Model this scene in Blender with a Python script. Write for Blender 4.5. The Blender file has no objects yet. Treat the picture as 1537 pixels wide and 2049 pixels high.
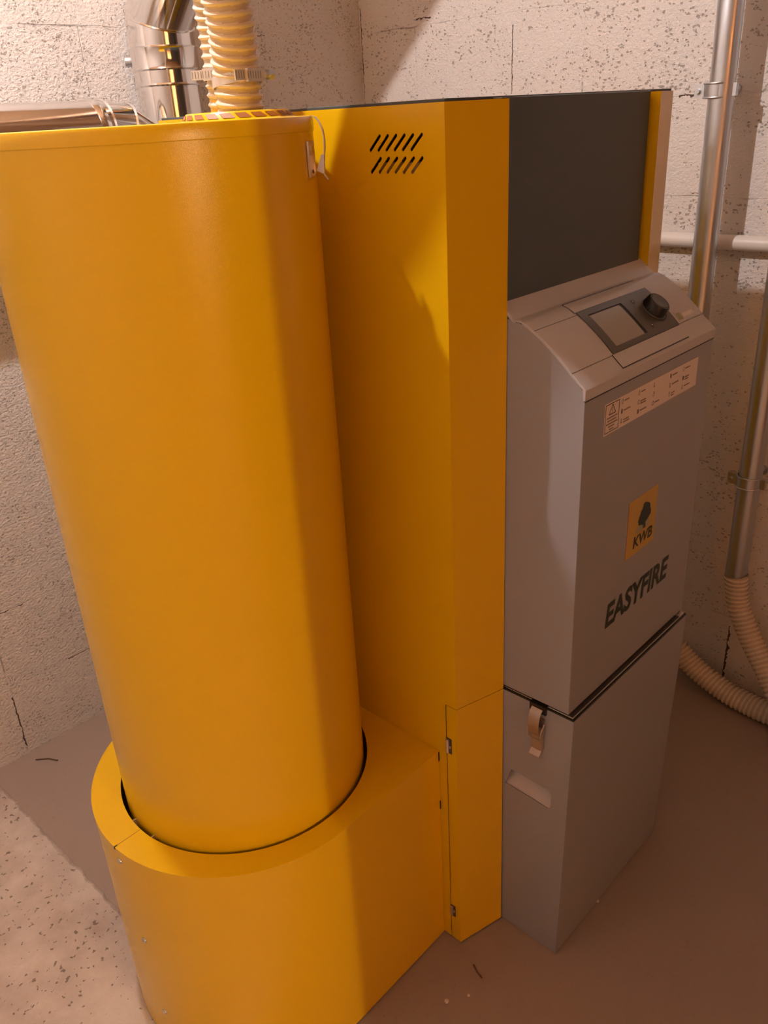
import bpy, math, random
from mathutils import Vector, Matrix
from mathutils.geometry import tessellate_polygon
random.seed(7)
S = bpy.context.scene
COL = S.collection
PI = math.pi
cos, sin = math.cos, math.sin

# ------------------------------------------------------------------ camera
CAM = Vector((-0.8239, -0.6711, 1.4011))
yaw, pitch, roll = math.radians(-45.6645), math.radians(-25.4373), math.radians(-3.3579)
F = Vector((-sin(yaw)*cos(pitch), cos(yaw)*cos(pitch), sin(pitch)))
R0 = F.cross(Vector((0, 0, 1))).normalized()
U0 = R0.cross(F)
Rv = R0*cos(roll) + U0*sin(roll)
Uv = -R0*sin(roll) + U0*cos(roll)
cd = bpy.data.cameras.new('camera')
cam = bpy.data.objects.new('camera', cd)
COL.objects.link(cam)
cd.sensor_fit = 'HORIZONTAL'
cd.sensor_width = 36
cd.lens = 1672.95/1537*36
cd.clip_start = 0.02
cam.matrix_world = Matrix(((Rv.x, Uv.x, -F.x, CAM.x), (Rv.y, Uv.y, -F.y, CAM.y), (Rv.z, Uv.z, -F.z, CAM.z), (0, 0, 0, 1)))
S.camera = cam

# ------------------------------------------------------------------ light and exposure
S.view_settings.view_transform = 'Standard'
S.view_settings.look = 'None'
S.view_settings.gamma = 1
S.view_settings.exposure = 0.0
BULB_STRENGTH = 6000.0
BULB_COLOR = (1.0, 0.91, 0.885)
LAMP = Vector((-0.40, 0.42, 2.20))
w = bpy.data.worlds.new('world')
S.world = w
w.use_nodes = True
w.node_tree.nodes['Background'].inputs[0].default_value = (1, 0.75, 0.6, 1)
w.node_tree.nodes['Background'].inputs[1].default_value = 0.0
ADDED_HALL_POS, ADDED_HALL_POWER = (-0.72, -4.6, 1.9), 200.0  # unseen light, added to give the drum its vertical shade edge
hl = bpy.data.lights.new('added_hallway_light', 'POINT')
hl.energy = ADDED_HALL_POWER
hl.color = (1, 0.72, 0.42)
hl.shadow_soft_size = 0.005
ho = bpy.data.objects.new('added_hallway_light', hl)
ho.location = ADDED_HALL_POS
COL.objects.link(ho)

# ------------------------------------------------------------------ materials
def new_mat(name):
    m = bpy.data.materials.new(name)
    m.use_nodes = True
    nt = m.node_tree
    return m, nt, nt.nodes['Principled BSDF']

def N(nt, t, **kw):
    n = nt.nodes.new(t)
    for k, v in kw.items():
        setattr(n, k, v)
    return n

def paint(name, col, rough=.4, metal=0.0, bump=0.0, bscale=900, var=0.0, coat=0.0, spec=.5):
    m, nt, b = new_mat(name)
    b.inputs['Base Color'].default_value = (*col, 1)
    b.inputs['Roughness'].default_value = rough
    b.inputs['Metallic'].default_value = metal
    b.inputs['Specular IOR Level'].default_value = spec
    b.inputs['Coat Weight'].default_value = coat
    b.inputs['Coat Roughness'].default_value = .12
    tc = N(nt, 'ShaderNodeTexCoord')
    if bump:
        n = N(nt, 'ShaderNodeTexNoise')
        n.inputs['Scale'].default_value = bscale
        n.inputs['Detail'].default_value = 2
        nt.links.new(tc.outputs['Object'], n.inputs['Vector'])
        bp = N(nt, 'ShaderNodeBump')
        bp.inputs['Strength'].default_value = bump
        bp.inputs['Distance'].default_value = .0005
        nt.links.new(n.outputs['Fac'], bp.inputs['Height'])
        nt.links.new(bp.outputs['Normal'], b.inputs['Normal'])
    if var:
        n = N(nt, 'ShaderNodeTexNoise')
        n.inputs['Scale'].default_value = 9
        n.inputs['Detail'].default_value = 5
        nt.links.new(tc.outputs['Object'], n.inputs['Vector'])
        mr = N(nt, 'ShaderNodeMapRange')
        mr.inputs[1].default_value = .3
        mr.inputs[2].default_value = .7
        mr.inputs[3].default_value = rough-var
        mr.inputs[4].default_value = rough+var
        nt.links.new(n.outputs['Fac'], mr.inputs[0])
        nt.links.new(mr.outputs[0], b.inputs['Roughness'])
    return m

YEL = paint('yellow_powder_coat', (.76, .46, .004), .22, spec=.4, bump=.25, bscale=1400, var=.02)
GREY = paint('silver_grey_paint', (.325, .33, .355), .38, metal=.15, bump=.2, bscale=1600, var=.03)
HOODM = paint('light_grey_plastic', (.475, .47, .49), .33, bump=.1, bscale=1500)
DARK = paint('anthracite_panel', (.056, .070, .074), .33, bump=.12, bscale=1500, var=.03)
BLACK = paint('black_plastic', (.012, .011, .010), .35)
BEZEL = paint('dark_grey_plastic', (.075, .07, .062), .3)
SCREEN = paint('display_glass', (.30, .29, .275), .18, coat=.3)
CHROME = paint('stainless_steel', (.74, .72, .70), .11, metal=1.0, bump=.12, bscale=14, var=.05)
ZINC = paint('zinc_plated_steel', (.56, .58, .61), .36, metal=1.0, var=.08)
CLIPM = paint('plated_clip_steel', (.72, .66, .60), .34, metal=.9)
ACLIP = paint('ash_clip_steel', (.46, .41, .37), .36, metal=.85)
RUST = paint('worn_hinge_steel', (.12, .10, .09), .5, metal=.6)
PAPER = paint('label_paper', (.74, .66, .60), .5)
INK = paint('label_ink', (.03, .022, .018), .5)
INKF = paint('faded_label_ink', (.22, .17, .15), .5)
BADGEY = paint('badge_yellow', (.50, .32, .04), .4)
BADGEO = paint('badge_orange', (.58, .29, .03), .4)
GREEN = paint('dark_green_print', (.010, .020, .009), .45)
PALEG = paint('pale_green_print', (.34, .33, .20), .5)
WPIPE = paint('white_painted_pipe', (.70, .65, .61), .4, bump=.2, bscale=200)
CORE = paint('dark_inner_casing', (.05, .035, .03), .6, metal=.3)
LIDD = paint('lid_gap_shade', (.055, .05, .045), .45)
LINER_LIT = paint('grip_liner_painted_lit', (.50, .46, .47), .4)
CRUMB = paint('plaster', (.66, .58, .48), .9)
TWIGM = paint('dry_stalk', (.12, .07, .04), .9)
WHITEP = paint('white_plastic', (.75, .73, .70), .5)

def hose_mat():
    m, nt, b = new_mat('beige_hose_plastic')
    b.inputs['Base Color'].default_value = (.64, .54, .42, 1)
    b.inputs['Roughness'].default_value = .33
    b.inputs['Subsurface Weight'].default_value = .0
    b.inputs['Subsurface Radius'].default_value = (.01, .006, .003)
    b.inputs['Subsurface Scale'].default_value = .3
    return m
HOSE = hose_mat()
HOSEV = paint('hose_wall_translucent_beige', (.50, .40, .31), .25)

def bulb_mat():
    m = bpy.data.materials.new('glowing_bulb')
    m.use_nodes = True
    nt = m.node_tree
    nt.nodes.clear()
    e = N(nt, 'ShaderNodeEmission')
    e.inputs[0].default_value = (*BULB_COLOR, 1)
    e.inputs[1].default_value = BULB_STRENGTH
    o = N(nt, 'ShaderNodeOutputMaterial')
    nt.links.new(e.outputs[0], o.inputs[0])
    return m

def wall_mat(name, axis, cracks=(), vcr=()):
    """white painted porous concrete blocks; axis = world axis that runs along the wall"""
    m, nt, b = new_mat(name)
    L = nt.links.new
    tc = N(nt, 'ShaderNodeTexCoord')
    sp = N(nt, 'ShaderNodeSeparateXYZ')
    L(tc.outputs['Object'], sp.inputs[0])
    add = N(nt, 'ShaderNodeMath', operation='ADD')
    L(sp.outputs[axis], add.inputs[0])
    add.inputs[1].default_value = 0.045 + 10.0 if axis == 1 else 0.283 + 10.0
    # gentle waviness of the joints
    wn = N(nt, 'ShaderNodeTexNoise')
    wn.inputs['Scale'].default_value = 9
    wn.inputs['Detail'].default_value = 4
    L(tc.outputs['Object'], wn.inputs['Vector'])
    wz = N(nt, 'ShaderNodeMath', operation='MULTIPLY_ADD')
    L(wn.outputs['Fac'], wz.inputs[0])
    wz.inputs[1].default_value = .018
    L(sp.outputs[2], wz.inputs[2])
    wz2 = N(nt, 'ShaderNodeMath', operation='ADD')
    L(wz.outputs[0], wz2.inputs[0])
    wz2.inputs[1].default_value = -.009
    cb = N(nt, 'ShaderNodeCombineXYZ')
    L(add.outputs[0], cb.inputs[0])
    L(wz2.outputs[0], cb.inputs[1])
    br = N(nt, 'ShaderNodeTexBrick')
    br.offset = .39
    br.inputs['Scale'].default_value = 1
    br.inputs['Brick Width'].default_value = .5
    br.inputs['Row Height'].default_value = .2
    br.inputs['Mortar Size'].default_value = .0018
    br.inputs['Mortar Smooth'].default_value = .5
    br.inputs['Color1'].default_value = (.0, .0, .0, 1)
    br.inputs['Color2'].default_value = (1, 1, 1, 1)
    br.inputs['Mortar'].default_value = (.5, .5, .5, 1)
    br.inputs['Bias'].default_value = 0
    L(cb.outputs[0], br.inputs['Vector'])
    # broken visibility of the joints
    jn = N(nt, 'ShaderNodeTexNoise')
    jn.inputs['Scale'].default_value = 6.5
    jn.inputs['Detail'].default_value = 6
    jn.inputs['Roughness'].default_value = .65
    L(tc.outputs['Object'], jn.inputs['Vector'])
    jr = N(nt, 'ShaderNodeMapRange')
    jr.inputs[1].default_value = .55
    jr.inputs[2].default_value = .66
    L(jn.outputs['Fac'], jr.inputs[0])
    j0 = N(nt, 'ShaderNodeMath', operation='MULTIPLY')
    L(br.outputs['Fac'], j0.inputs[0])
    L(jr.outputs[0], j0.inputs[1])
    jm = j0
    cn = N(nt, 'ShaderNodeTexNoise')
    cn.inputs['Scale'].default_value = 70
    cn.inputs['Detail'].default_value = 5
    L(tc.outputs['Object'], cn.inputs['Vector'])
    def M_(op, a_, b_=None, c_=None):
        q = N(nt, 'ShaderNodeMath', operation=op)
        for i_, x_ in enumerate((a_, b_, c_)):
            if x_ is None:
                continue
            if hasattr(x_, 'is_linked'):
                L(x_, q.inputs[i_])
            else:
                q.inputs[i_].default_value = x_
        return q.outputs[0]
    tot = None
    for horiz, p0, a0_, a1_, wd in cracks:
        along = sp.outputs[axis] if horiz else sp.outputs[2]
        across = sp.outputs[2] if horiz else sp.outputs[axis]
        dist = M_('ABSOLUTE', M_('MULTIPLY_ADD', M_('SUBTRACT', cn.outputs['Fac'], .5), .012, M_('SUBTRACT', across, p0)))
        inn = M_('LESS_THAN', M_('SUBTRACT', dist, M_('MULTIPLY', M_('SUBTRACT', cn.outputs['Fac'], .42), wd*5)), wd)
        rng = M_('MULTIPLY', M_('GREATER_THAN', along, a0_), M_('LESS_THAN', along, a1_))
        k_ = M_('MULTIPLY', inn, rng)
        tot = k_ if tot is None else M_('MAXIMUM', tot, k_)
    # pores: stretched voronoi cells, thresholded, in clusters
    mp = N(nt, 'ShaderNodeMapping')
    mp.inputs['Scale'].default_value = (1, 1, 1.35)
    mp.inputs['Rotation'].default_value = (0, .15, 0) if axis == 0 else (.15, 0, 0)
    L(tc.outputs['Object'], mp.inputs['Vector'])
    ds = N(nt, 'ShaderNodeTexNoise')
    ds.inputs['Scale'].default_value = 210
    L(mp.outputs[0], ds.inputs['Vector'])
    mx = N(nt, 'ShaderNodeMixRGB')
    mx.inputs[0].default_value = .010
    L(mp.outputs[0], mx.inputs[1])
    L(ds.outputs['Color'], mx.inputs[2])
    n1 = N(nt, 'ShaderNodeTexVoronoi')
    n1.feature = 'F1'
    n1.inputs['Scale'].default_value = 150 if axis == 1 else 185
    L(mx.outputs[0], n1.inputs['Vector'])
    rs = N(nt, 'ShaderNodeSeparateXYZ')
    L(n1.outputs['Color'], rs.inputs[0])
    cl = N(nt, 'ShaderNodeTexNoise')
    cl.inputs['Scale'].default_value = 16
    cl.inputs['Detail'].default_value = 3
    L(tc.outputs['Object'], cl.inputs['Vector'])
    # pore radius per cell: only some cells carry a pore, more in porous blocks and patches
    pb = N(nt, 'ShaderNodeMath', operation='MULTIPLY_ADD')
    L(br.outputs['Color'], pb.inputs[0])
    pb.inputs[1].default_value = .16
    L(rs.outputs[0], pb.inputs[2])
    th = N(nt, 'ShaderNodeMath', operation='MULTIPLY_ADD')
    L(cl.outputs['Fac'], th.inputs[0])
    th.inputs[1].default_value = .9
    L(pb.outputs[0], th.inputs[2])
    th2 = N(nt, 'ShaderNodeMapRange')
    th2.inputs[1].default_value = 1.02 if axis == 0 else 1.20
    th2.inputs[2].default_value = 1.75
    th2.inputs[3].default_value = 0
    th2.inputs[4].default_value = .75
    L(th.outputs[0], th2.inputs[0])
    df = N(nt, 'ShaderNodeMath', operation='SUBTRACT')
    L(th2.outputs[0], df.inputs[0])
    L(n1.outputs['Distance'], df.inputs[1])
    pr = N(nt, 'ShaderNodeMapRange')
    pr.inputs[1].default_value = 0
    pr.inputs[2].default_value = .12
    L(df.outputs[0], pr.inputs[0])
    # medium relief
    n2 = N(nt, 'ShaderNodeTexNoise')
    n2.inputs['Scale'].default_value = 130
    n2.inputs['Detail'].default_value = 5
    n2.inputs['Roughness'].default_value = .6
    L(mp.outputs[0], n2.inputs['Vector'])
    # height = n2*.5 - pores - joints
    h1 = N(nt, 'ShaderNodeMath', operation='MULTIPLY_ADD')
    L(n2.outputs['Fac'], h1.inputs[0])
    h1.inputs[1].default_value = 3.4 if axis == 0 else 2.4
    h1.inputs[2].default_value = 0
    h2 = N(nt, 'ShaderNodeMath', operation='MULTIPLY_ADD')
    L(pr.outputs[0], h2.inputs[0])
    h2.inputs[1].default_value = -1.1
    L(h1.outputs[0], h2.inputs[2])
    h3 = N(nt, 'ShaderNodeMath', operation='MULTIPLY_ADD')
    L(jm.outputs[0], h3.inputs[0])
    h3.inputs[1].default_value = -2.6
    L(h2.outputs[0], h3.inputs[2])
    # faint joint ridge everywhere
    br2 = N(nt, 'ShaderNodeMath', operation='MULTIPLY_ADD')
    L(br.outputs['Fac'], br2.inputs[0])
    br2.inputs[1].default_value = -.35
    L(h3.outputs[0], br2.inputs[2])
    BR2 = br2
    if tot is not None:
        br2 = N(nt, 'ShaderNodeMath', operation='MULTIPLY_ADD')
        L(tot, br2.inputs[0])
        br2.inputs[1].default_value = -2.5
        L(BR2.outputs[0], br2.inputs[2])
    bp = N(nt, 'ShaderNodeBump')
    bp.inputs['Strength'].default_value = .85
    bp.inputs['Distance'].default_value = .0022
    L(br2.outputs[0], bp.inputs['Height'])
    L(bp.outputs['Normal'], b.inputs['Normal'])
    # colour: white paint, unpainted dark aggregate deep in pores and cracks
    c1 = N(nt, 'ShaderNodeMixRGB')
    c1.inputs[1].default_value = (.77, .715, .68, 1)
    c1.inputs[2].default_value = (.74, .68, .635, 1)
    L(cl.outputs['Fac'], c1.inputs[0])
    c2 = N(nt, 'ShaderNodeMixRGB')
    c2.inputs[2].default_value = (.20, .14, .11, 1)
    pm = N(nt, 'ShaderNodeMath', operation='MULTIPLY')
    L(pr.outputs[0], pm.inputs[0])
    pm.inputs[1].default_value = .62
    L(pm.outputs[0], c2.inputs[0])
    L(c1.outputs[0], c2.inputs[1])
    c3 = N(nt, 'ShaderNodeMixRGB')
    c3.inputs[2].default_value = (.10, .06, .045, 1)
    jc = M_('MULTIPLY', jm.outputs[0], .45)
    if tot is not None:
        jc = M_('MAXIMUM', jc, tot)
    L(jc, c3.inputs[0])
    L(c2.outputs[0], c3.inputs[1])
    L(c3.outputs[0], b.inputs['Base Color'])
    b.inputs['Roughness'].default_value = .7
    return m

def floor_mat():
    m, nt, b = new_mat('bare_concrete')
    L = nt.links.new
    tc = N(nt, 'ShaderNodeTexCoord')
    sp = N(nt, 'ShaderNodeSeparateXYZ')
    L(tc.outputs['Object'], sp.inputs[0])
    n = N(nt, 'ShaderNodeTexNoise')
    n.inputs['Scale'].default_value = 26
    n.inputs['Detail'].default_value = 6
    L(tc.outputs['Object'], n.inputs['Vector'])
    e = N(nt, 'ShaderNodeMath', operation='MULTIPLY_ADD')
    L(n.outputs['Fac'], e.inputs[0])
    e.inputs[1].default_value = .022
    L(sp.outputs[0], e.inputs[2])
    side = N(nt, 'ShaderNodeMapRange')      # 0 = rough slab (left), 1 = smooth screed
    side.inputs[1].default_value = -.378
    side.inputs[2].default_value = -.371
    L(e.outputs[0], side.inputs[0])
    big = N(nt, 'ShaderNodeTexNoise')
    big.inputs['Scale'].default_value = 5
    big.inputs['Detail'].default_value = 7
    big.inputs['Roughness'].default_value = .6
    L(tc.outputs['Object'], big.inputs['Vector'])
    c1 = N(nt, 'ShaderNodeMixRGB')
    c1.inputs[1].default_value = (.40, .33, .285, 1)
    c1.inputs[2].default_value = (.60, .52, .46, 1)
    cr = N(nt, 'ShaderNodeMapRange')
    cr.inputs[1].default_value = .38
    cr.inputs[2].default_value = .60
    L(big.outputs['Fac'], cr.inputs[0])
    L(cr.outputs[0], c1.inputs[0])
    c0 = N(nt, 'ShaderNodeMixRGB')
    c0.inputs[1].default_value = (.32, .245, .205, 1)
    c0.inputs[2].default_value = (.35, .27, .225, 1)
    L(big.outputs['Fac'], c0.inputs[0])
    cm = N(nt, 'ShaderNodeMixRGB')
    L(side.outputs[0], cm.inputs[0])
    L(c1.outputs[0], cm.inputs[1])
    L(c0.outputs[0], cm.inputs[2])
    # pits in the rough slab
    v = N(nt, 'ShaderNodeTexNoise')
    v.inputs['Scale'].default_value = 85
    v.inputs['Detail'].default_value = 3
    L(tc.outputs['Object'], v.inputs['Vector'])
    th = N(nt, 'ShaderNodeMath', operation='MULTIPLY_ADD')
    L(big.outputs['Fac'], th.inputs[0])
    th.inputs[1].default_value = -.30
    th.inputs[2].default_value = .515
    sb = N(nt, 'ShaderNodeMath', operation='SUBTRACT')
    L(th.outputs[0], sb.inputs[0])
    L(v.outputs['Fac'], sb.inputs[1])
    pr = N(nt, 'ShaderNodeMapRange')
    pr.inputs[1].default_value = 0
    pr.inputs[2].default_value = .04
    L(sb.outputs[0], pr.inputs[0])
    inv = N(nt, 'ShaderNodeMath', operation='MULTIPLY_ADD')
    L(side.outputs[0], inv.inputs[0])
    inv.inputs[1].default_value = -.9
    inv.inputs[2].default_value = 1
    pm = N(nt, 'ShaderNodeMath', operation='MULTIPLY')
    L(pr.outputs[0], pm.inputs[0])
    L(inv.outputs[0], pm.inputs[1])
    c2 = N(nt, 'ShaderNodeMixRGB')
    c2.inputs[2].default_value = (.13, .085, .06, 1)
    pq = N(nt, 'ShaderNodeMath', operation='MULTIPLY')
    pq.inputs[1].default_value = .7
    L(pm.outputs[0], pq.inputs[0])
    L(pq.outputs[0], c2.inputs[0])
    L(cm.outputs[0], c2.inputs[1])
    L(c2.outputs[0], b.inputs['Base Color'])
    f = N(nt, 'ShaderNodeTexNoise')
    f.inputs['Scale'].default_value = 60
    f.inputs['Detail'].default_value = 6
    L(tc.outputs['Object'], f.inputs['Vector'])
    h = N(nt, 'ShaderNodeMath', operation='MULTIPLY')
    L(f.outputs['Fac'], h.inputs[0])
    L(inv.outputs[0], h.inputs[1])
    h2 = N(nt, 'ShaderNodeMath', operation='MULTIPLY_ADD')
    L(pm.outputs[0], h2.inputs[0])
    h2.inputs[1].default_value = -1
    L(h.outputs[0], h2.inputs[2])
    h3 = N(nt, 'ShaderNodeMath', operation='MULTIPLY_ADD')
    L(side.outputs[0], h3.inputs[0])
    h3.inputs[1].default_value = -1.2
    L(h2.outputs[0], h3.inputs[2])
    bp = N(nt, 'ShaderNodeBump')
    bp.inputs['Strength'].default_value = .7
    bp.inputs['Distance'].default_value = .003
    L(h3.outputs[0], bp.inputs['Height'])
    L(bp.outputs['Normal'], b.inputs['Normal'])
    b.inputs['Roughness'].default_value = .72
    return m

# ------------------------------------------------------------------ mesh builder
class MB:
    def __init__(s):
        s.v, s.f, s.m, s.mats = [], [], [], []
    def mi(s, mat):
        if mat not in s.mats:
            s.mats.append(mat)
        return s.mats.index(mat)
    def add(s, vs, fs, mat):
        o = len(s.v)
        k = s.mi(mat)
        s.v += [tuple(q) for q in vs]
        for f in fs:
            s.f.append([i+o for i in f])
            s.m.append(k)
    def box(s, x0, x1, y0, y1, z0, z1, mat, T=None):
        vs = [Vector((x, y, z)) for z in (z0, z1) for y in (y0, y1) for x in (x0, x1)]
        if T:
            vs = [T @ q for q in vs]
        s.add(vs, [(0, 2, 3, 1), (4, 5, 7, 6), (0, 1, 5, 4), (2, 6, 7, 3), (0, 4, 6, 2), (1, 3, 7, 5)], mat)
    def plate(s, outer, holes, w0, w1, mat, T):
        """flat plate in (u,v) with holes, thickness w0..w1, mapped by T(u,v,w)"""
        loops = [outer]+holes
        tri = tessellate_polygon([[Vector((u, v, 0)) for u, v in l] for l in loops])
        flat = [p for l in loops for p in l]
        n = len(flat)
        vs = [T(u, v, w0) for u, v in flat]+[T(u, v, w1) for u, v in flat]
        fs = [tuple(t) for t in tri]+[tuple(i+n for i in reversed(t)) for t in tri]
        o = 0
        for l in loops:
            for i in range(len(l)):
                a, b = o+i, o+(i+1) % len(l)
                fs.append((a, b, b+n, a+n))
            o += len(l)
        s.add(vs, fs, mat)
    def prism(s, pts, z0, z1, mat, T=lambda u, v, w: (u, v, w)):
        s.plate(pts, [], z0, z1, mat, T)
    def tube(s, path, rad, mat, n=24, cap=True, sy=1.0):
        """tube along a polyline; rad is a number or a function (i, theta)"""
        P = [Vector(p) for p in path]
        m = len(P)
        tang = []
        for i in range(m):
            a, b = P[max(0, i-1)], P[min(m-1, i+1)]
            tang.append((b-a).normalized())
        up = Vector((0, 0, 1)) if abs(tang[0].z) < .9 else Vector((1, 0, 0))
        e = tang[0].cross(up).normalized()
        vs, fs = [], []
        for i in range(m):
            if i:
                e = (e - tang[i]*e.dot(tang[i])).normalized()
            g = tang[i].cross(e)
            for k in range(n):
                th = 2*PI*k/n
                r = rad(i, th) if callable(rad) else rad
                vs.append(P[i]+e*(r*cos(th))+g*(r*sy*sin(th)))
        for i in range(m-1):
            for k in range(n):
                a, b = i*n+k, i*n+(k+1) % n
                fs.append((a, b, b+n, a+n))
        if cap:
            fs.append(tuple(reversed(range(n))))
            fs.append(tuple((m-1)*n+k for k in range(n)))
        s.add(vs, fs, mat)
    def lathe(s, prof, c, mat, n=96, a0=0, a1=2*PI):
        """profile of (r,z) about a vertical axis at c"""
        full = abs(a1-a0-2*PI) < 1e-6
        na = n if full else n+1
        vs = [(c[0]+r*cos(a0+(a1-a0)*k/n), c[1]+r*sin(a0+(a1-a0)*k/n), z) for r, z in prof for k in range(na)]
        fs = []
        for i in range(len(prof)-1):
            for k in range(n):
                b = (k+1) % na
                fs.append((i*na+k, i*na+b, (i+1)*na+b, (i+1)*na+k))
        s.add(vs, fs, mat)
    def sheet(s, pts, z0, z1, t, mat):
        """vertical sheet metal bent along a plan polyline, thickness t to the left of travel"""
        P = [Vector((x, y)) for x, y in pts]
        off = []
        for i in range(len(P)):
            ns = []
            if i:
                d = (P[i]-P[i-1]).normalized()
                ns.append(Vector((-d.y, d.x)))
            if i < len(P)-1:
                d = (P[i+1]-P[i]).normalized()
                ns.append(Vector((-d.y, d.x)))
            nn = sum(ns, Vector((0, 0))).normalized()
            off.append(P[i]+nn*(t/max(.3, nn.dot(ns[0]))))
        n = len(P)
        vs = [(p.x, p.y, z) for z in (z0, z1) for p in P+off]
        fs = []
        for i in range(n-1):
            fs += [(i, i+1, 2*n+i+1, 2*n+i), (n+i+1, n+i, 3*n+i, 3*n+i+1),
                   (i, n+i, n+i+1, i+1), (2*n+i, 2*n+i+1, 3*n+i+1, 3*n+i)]
        fs += [(0, 2*n, 3*n, n), (n-1, 2*n-1, 4*n-1, 3*n-1)]
        s.add(vs, fs, mat)
    def text(s, body, x0, x1, z0, z1, y, depth, mat, bold=.0, shear=0.0, T=None):
        cu = bpy.data.curves.new('t', 'FONT')
        cu.body = body
        cu.offset = bold
        cu.shear = shear
        cu.resolution_u = 4
        o = bpy.data.objects.new('t', cu)
        COL.objects.link(o)
        bpy.context.view_layer.update()
        me = o.evaluated_get(bpy.context.evaluated_depsgraph_get()).to_mesh()
        vs = [q.co.copy() for q in me.vertices]
        fs = [tuple(p.vertices) for p in me.polygons]
        o.evaluated_get(bpy.context.evaluated_depsgraph_get()).to_mesh_clear()
        bpy.data.objects.remove(o)
        bpy.data.curves.remove(cu)
        ax, bx = min(q.x for q in vs), max(q.x for q in vs)
        ay, by = min(q.y for q in vs), max(q.y for q in vs)
        vv = []
        for q in vs:
            p = Vector((x0+(q.x-ax)/(bx-ax)*(x1-x0), y-depth, z0+(q.y-ay)/(by-ay)*(z1-z0)))
            vv.append(T @ p if T else p)
        s.add(vv, fs, mat)
    def build(s, name, parent=None, loc=None, bevel=0, sharp=34):
        me = bpy.data.meshes.new(name)
        vs = s.v
        if loc is not None:
            vs = [(x-loc[0], y-loc[1], z-loc[2]) for x, y, z in vs]
        me.from_pydata(vs, [], s.f)
        for m in s.mats:
            me.materials.append(m)
        for p, k in zip(me.polygons, s.m):
            p.material_index = k
            p.use_smooth = True
        me.update()
        import bmesh
        bm = bmesh.new()
        bm.from_mesh(me)
        if len(s.v) < 60000:
            bmesh.ops.recalc_face_normals(bm, faces=bm.faces)
        bm.to_mesh(me)
        bm.free()
        me.set_sharp_from_angle(angle=math.radians(sharp))
        o = bpy.data.objects.new(name, me)
        COL.objects.link(o)
        if loc is not None:
            o.location = loc
        if parent:
            o.parent = parent
            # parents are never rotated; keep world placement
            o.location = Vector(o.location) - world_loc(parent)
        if bevel:
            b = o.modifiers.new('bevel', 'BEVEL')
            b.width = bevel
            b.segments = 3
            b.limit_method = 'ANGLE'
            b.angle_limit = math.radians(40)
            b.harden_normals = False
        return o

def world_loc(o):
    l = Vector(o.location)
    while o.parent:
        o = o.parent
        l += Vector(o.location)
    return l

def tag(o, label, cat=None, group=None):
    o['label'] = label
    if cat:
        o['category'] = cat
    if group:
        o['group'] = group
    return o

def thing(name, label, cat, loc, group=None):
    o = bpy.data.objects.new(name, None)
    o.empty_display_size = .05
    COL.objects.link(o)
    o.location = loc
    return tag(o, label, cat, group)

def structure(o, label=None):
    o['kind'] = 'structure'
    if label:
        o['label'] = label
    return o

# ------------------------------------------------------------------ dimensions
W, H, X1, Y1, ZS, ZB, YB = .5726, 1.4098, .0915, -.0254, .5439, .4401, .0385
XR, YW, XL, YF, ZC = 1.0583, 1.1524, -1.55, -3.0, 2.42
CX, CY, RC, RH, RO = -.2183, .2777, .1973, .2039, .2427
OX, OY = -.2239, .2812
DEPTH = .58

# ------------------------------------------------------------------ setting
FLOORM = floor_mat()
WX = wall_mat('painted_blocks_back', 0, [(0, -.283, .02, .172, .0011), (1, .398, -.4, -.20, .0006), (1, .2, -.13, -.02, .0007), (1, .8, -.3, -.2, .0007),
                                        (0, 1.1500, 1.40, 1.62, .0003), (1, 1.59, .66, .72, .0005)])
WY = wall_mat('painted_blocks_side', 1, [(0, .650, 1.428, 1.575, .0008), (0, -.044, .015, .172, .0014), (0, 1.1470, 1.40, 1.66, .0009),
                                        (1, 1.615, .90, .95, .0012), (1, 1.402, .16, .22, .0012), (1, 1.208, .10, .17, .0008), (1, 1.400, -.10, .02, .0006)])
WARM_BOUNCE = paint('unseen_warm_bounce', (.66, .40, .22), .8, bump=.4, bscale=60)  # invented terracotta tone on unseen surfaces, warms the bounced light
DARK_UNSEEN = paint('unseen_wall_darkened', (.11, .085, .065), .8, bump=.4, bscale=60)  # unseen walls darkened to keep bounced light off the lower front
m = MB(); m.box(XL-.2, XR+.2, -5.2, YW+.2, -.15, 0, FLOORM)
structure(m.build('floor'))
m = MB(); m.box(XL-.2, XR+.2, -5.2, YW+.2, ZC, ZC+.15, WARM_BOUNCE)
structure(m.build('ceiling'))
m = MB(); m.box(XL-.2, XR+.2, YW, YW+.2, 0, ZC, WX)
structure(m.build('wall_back'))
m = MB(); m.box(XR, XR+.2, -.85, YW, 0, ZC, WY)
structure(m.build('wall_right'))
m = MB(); m.box(XR, XR+.2, YF-.2, -.85, 0, ZC, DARK_UNSEEN)
structure(m.build('wall_right'))
m = MB(); m.box(XL-.2, XL, YF-.2, YW, 0, ZC, WY)
structure(m.build('wall_left'))
# wall behind the photographer; doorway and hallway added to cast the drum's shade edge
JAMB = ADDED_HALL_POS[0] + (-.215-ADDED_HALL_POS[0])*(YF-ADDED_HALL_POS[1])/(.07-ADDED_HALL_POS[1])
m = MB()
m.prism([(XL, 0), (JAMB-.85, 0), (JAMB-.85, 2.05), (JAMB, 2.05), (JAMB, 0), (XR, 0), (XR, ZC), (XL, ZC)], YF-.2, YF, DARK_UNSEEN,
        T=lambda u, v, q: (u, q, v))
structure(m.build('wall_front'))
m = MB()
m.box(XL-.2, XR+.2, -5.2, -5.0, 0, ZC, WARM_BOUNCE)
m.box(XL-.2, XL-.0, -5.0, YF-.2, 0, ZC, WARM_BOUNCE)
m.box(XR, XR+.2, -5.0, YF-.2, 0, ZC, WARM_BOUNCE)
structure(m.build('wall_added_hallway'))

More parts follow.
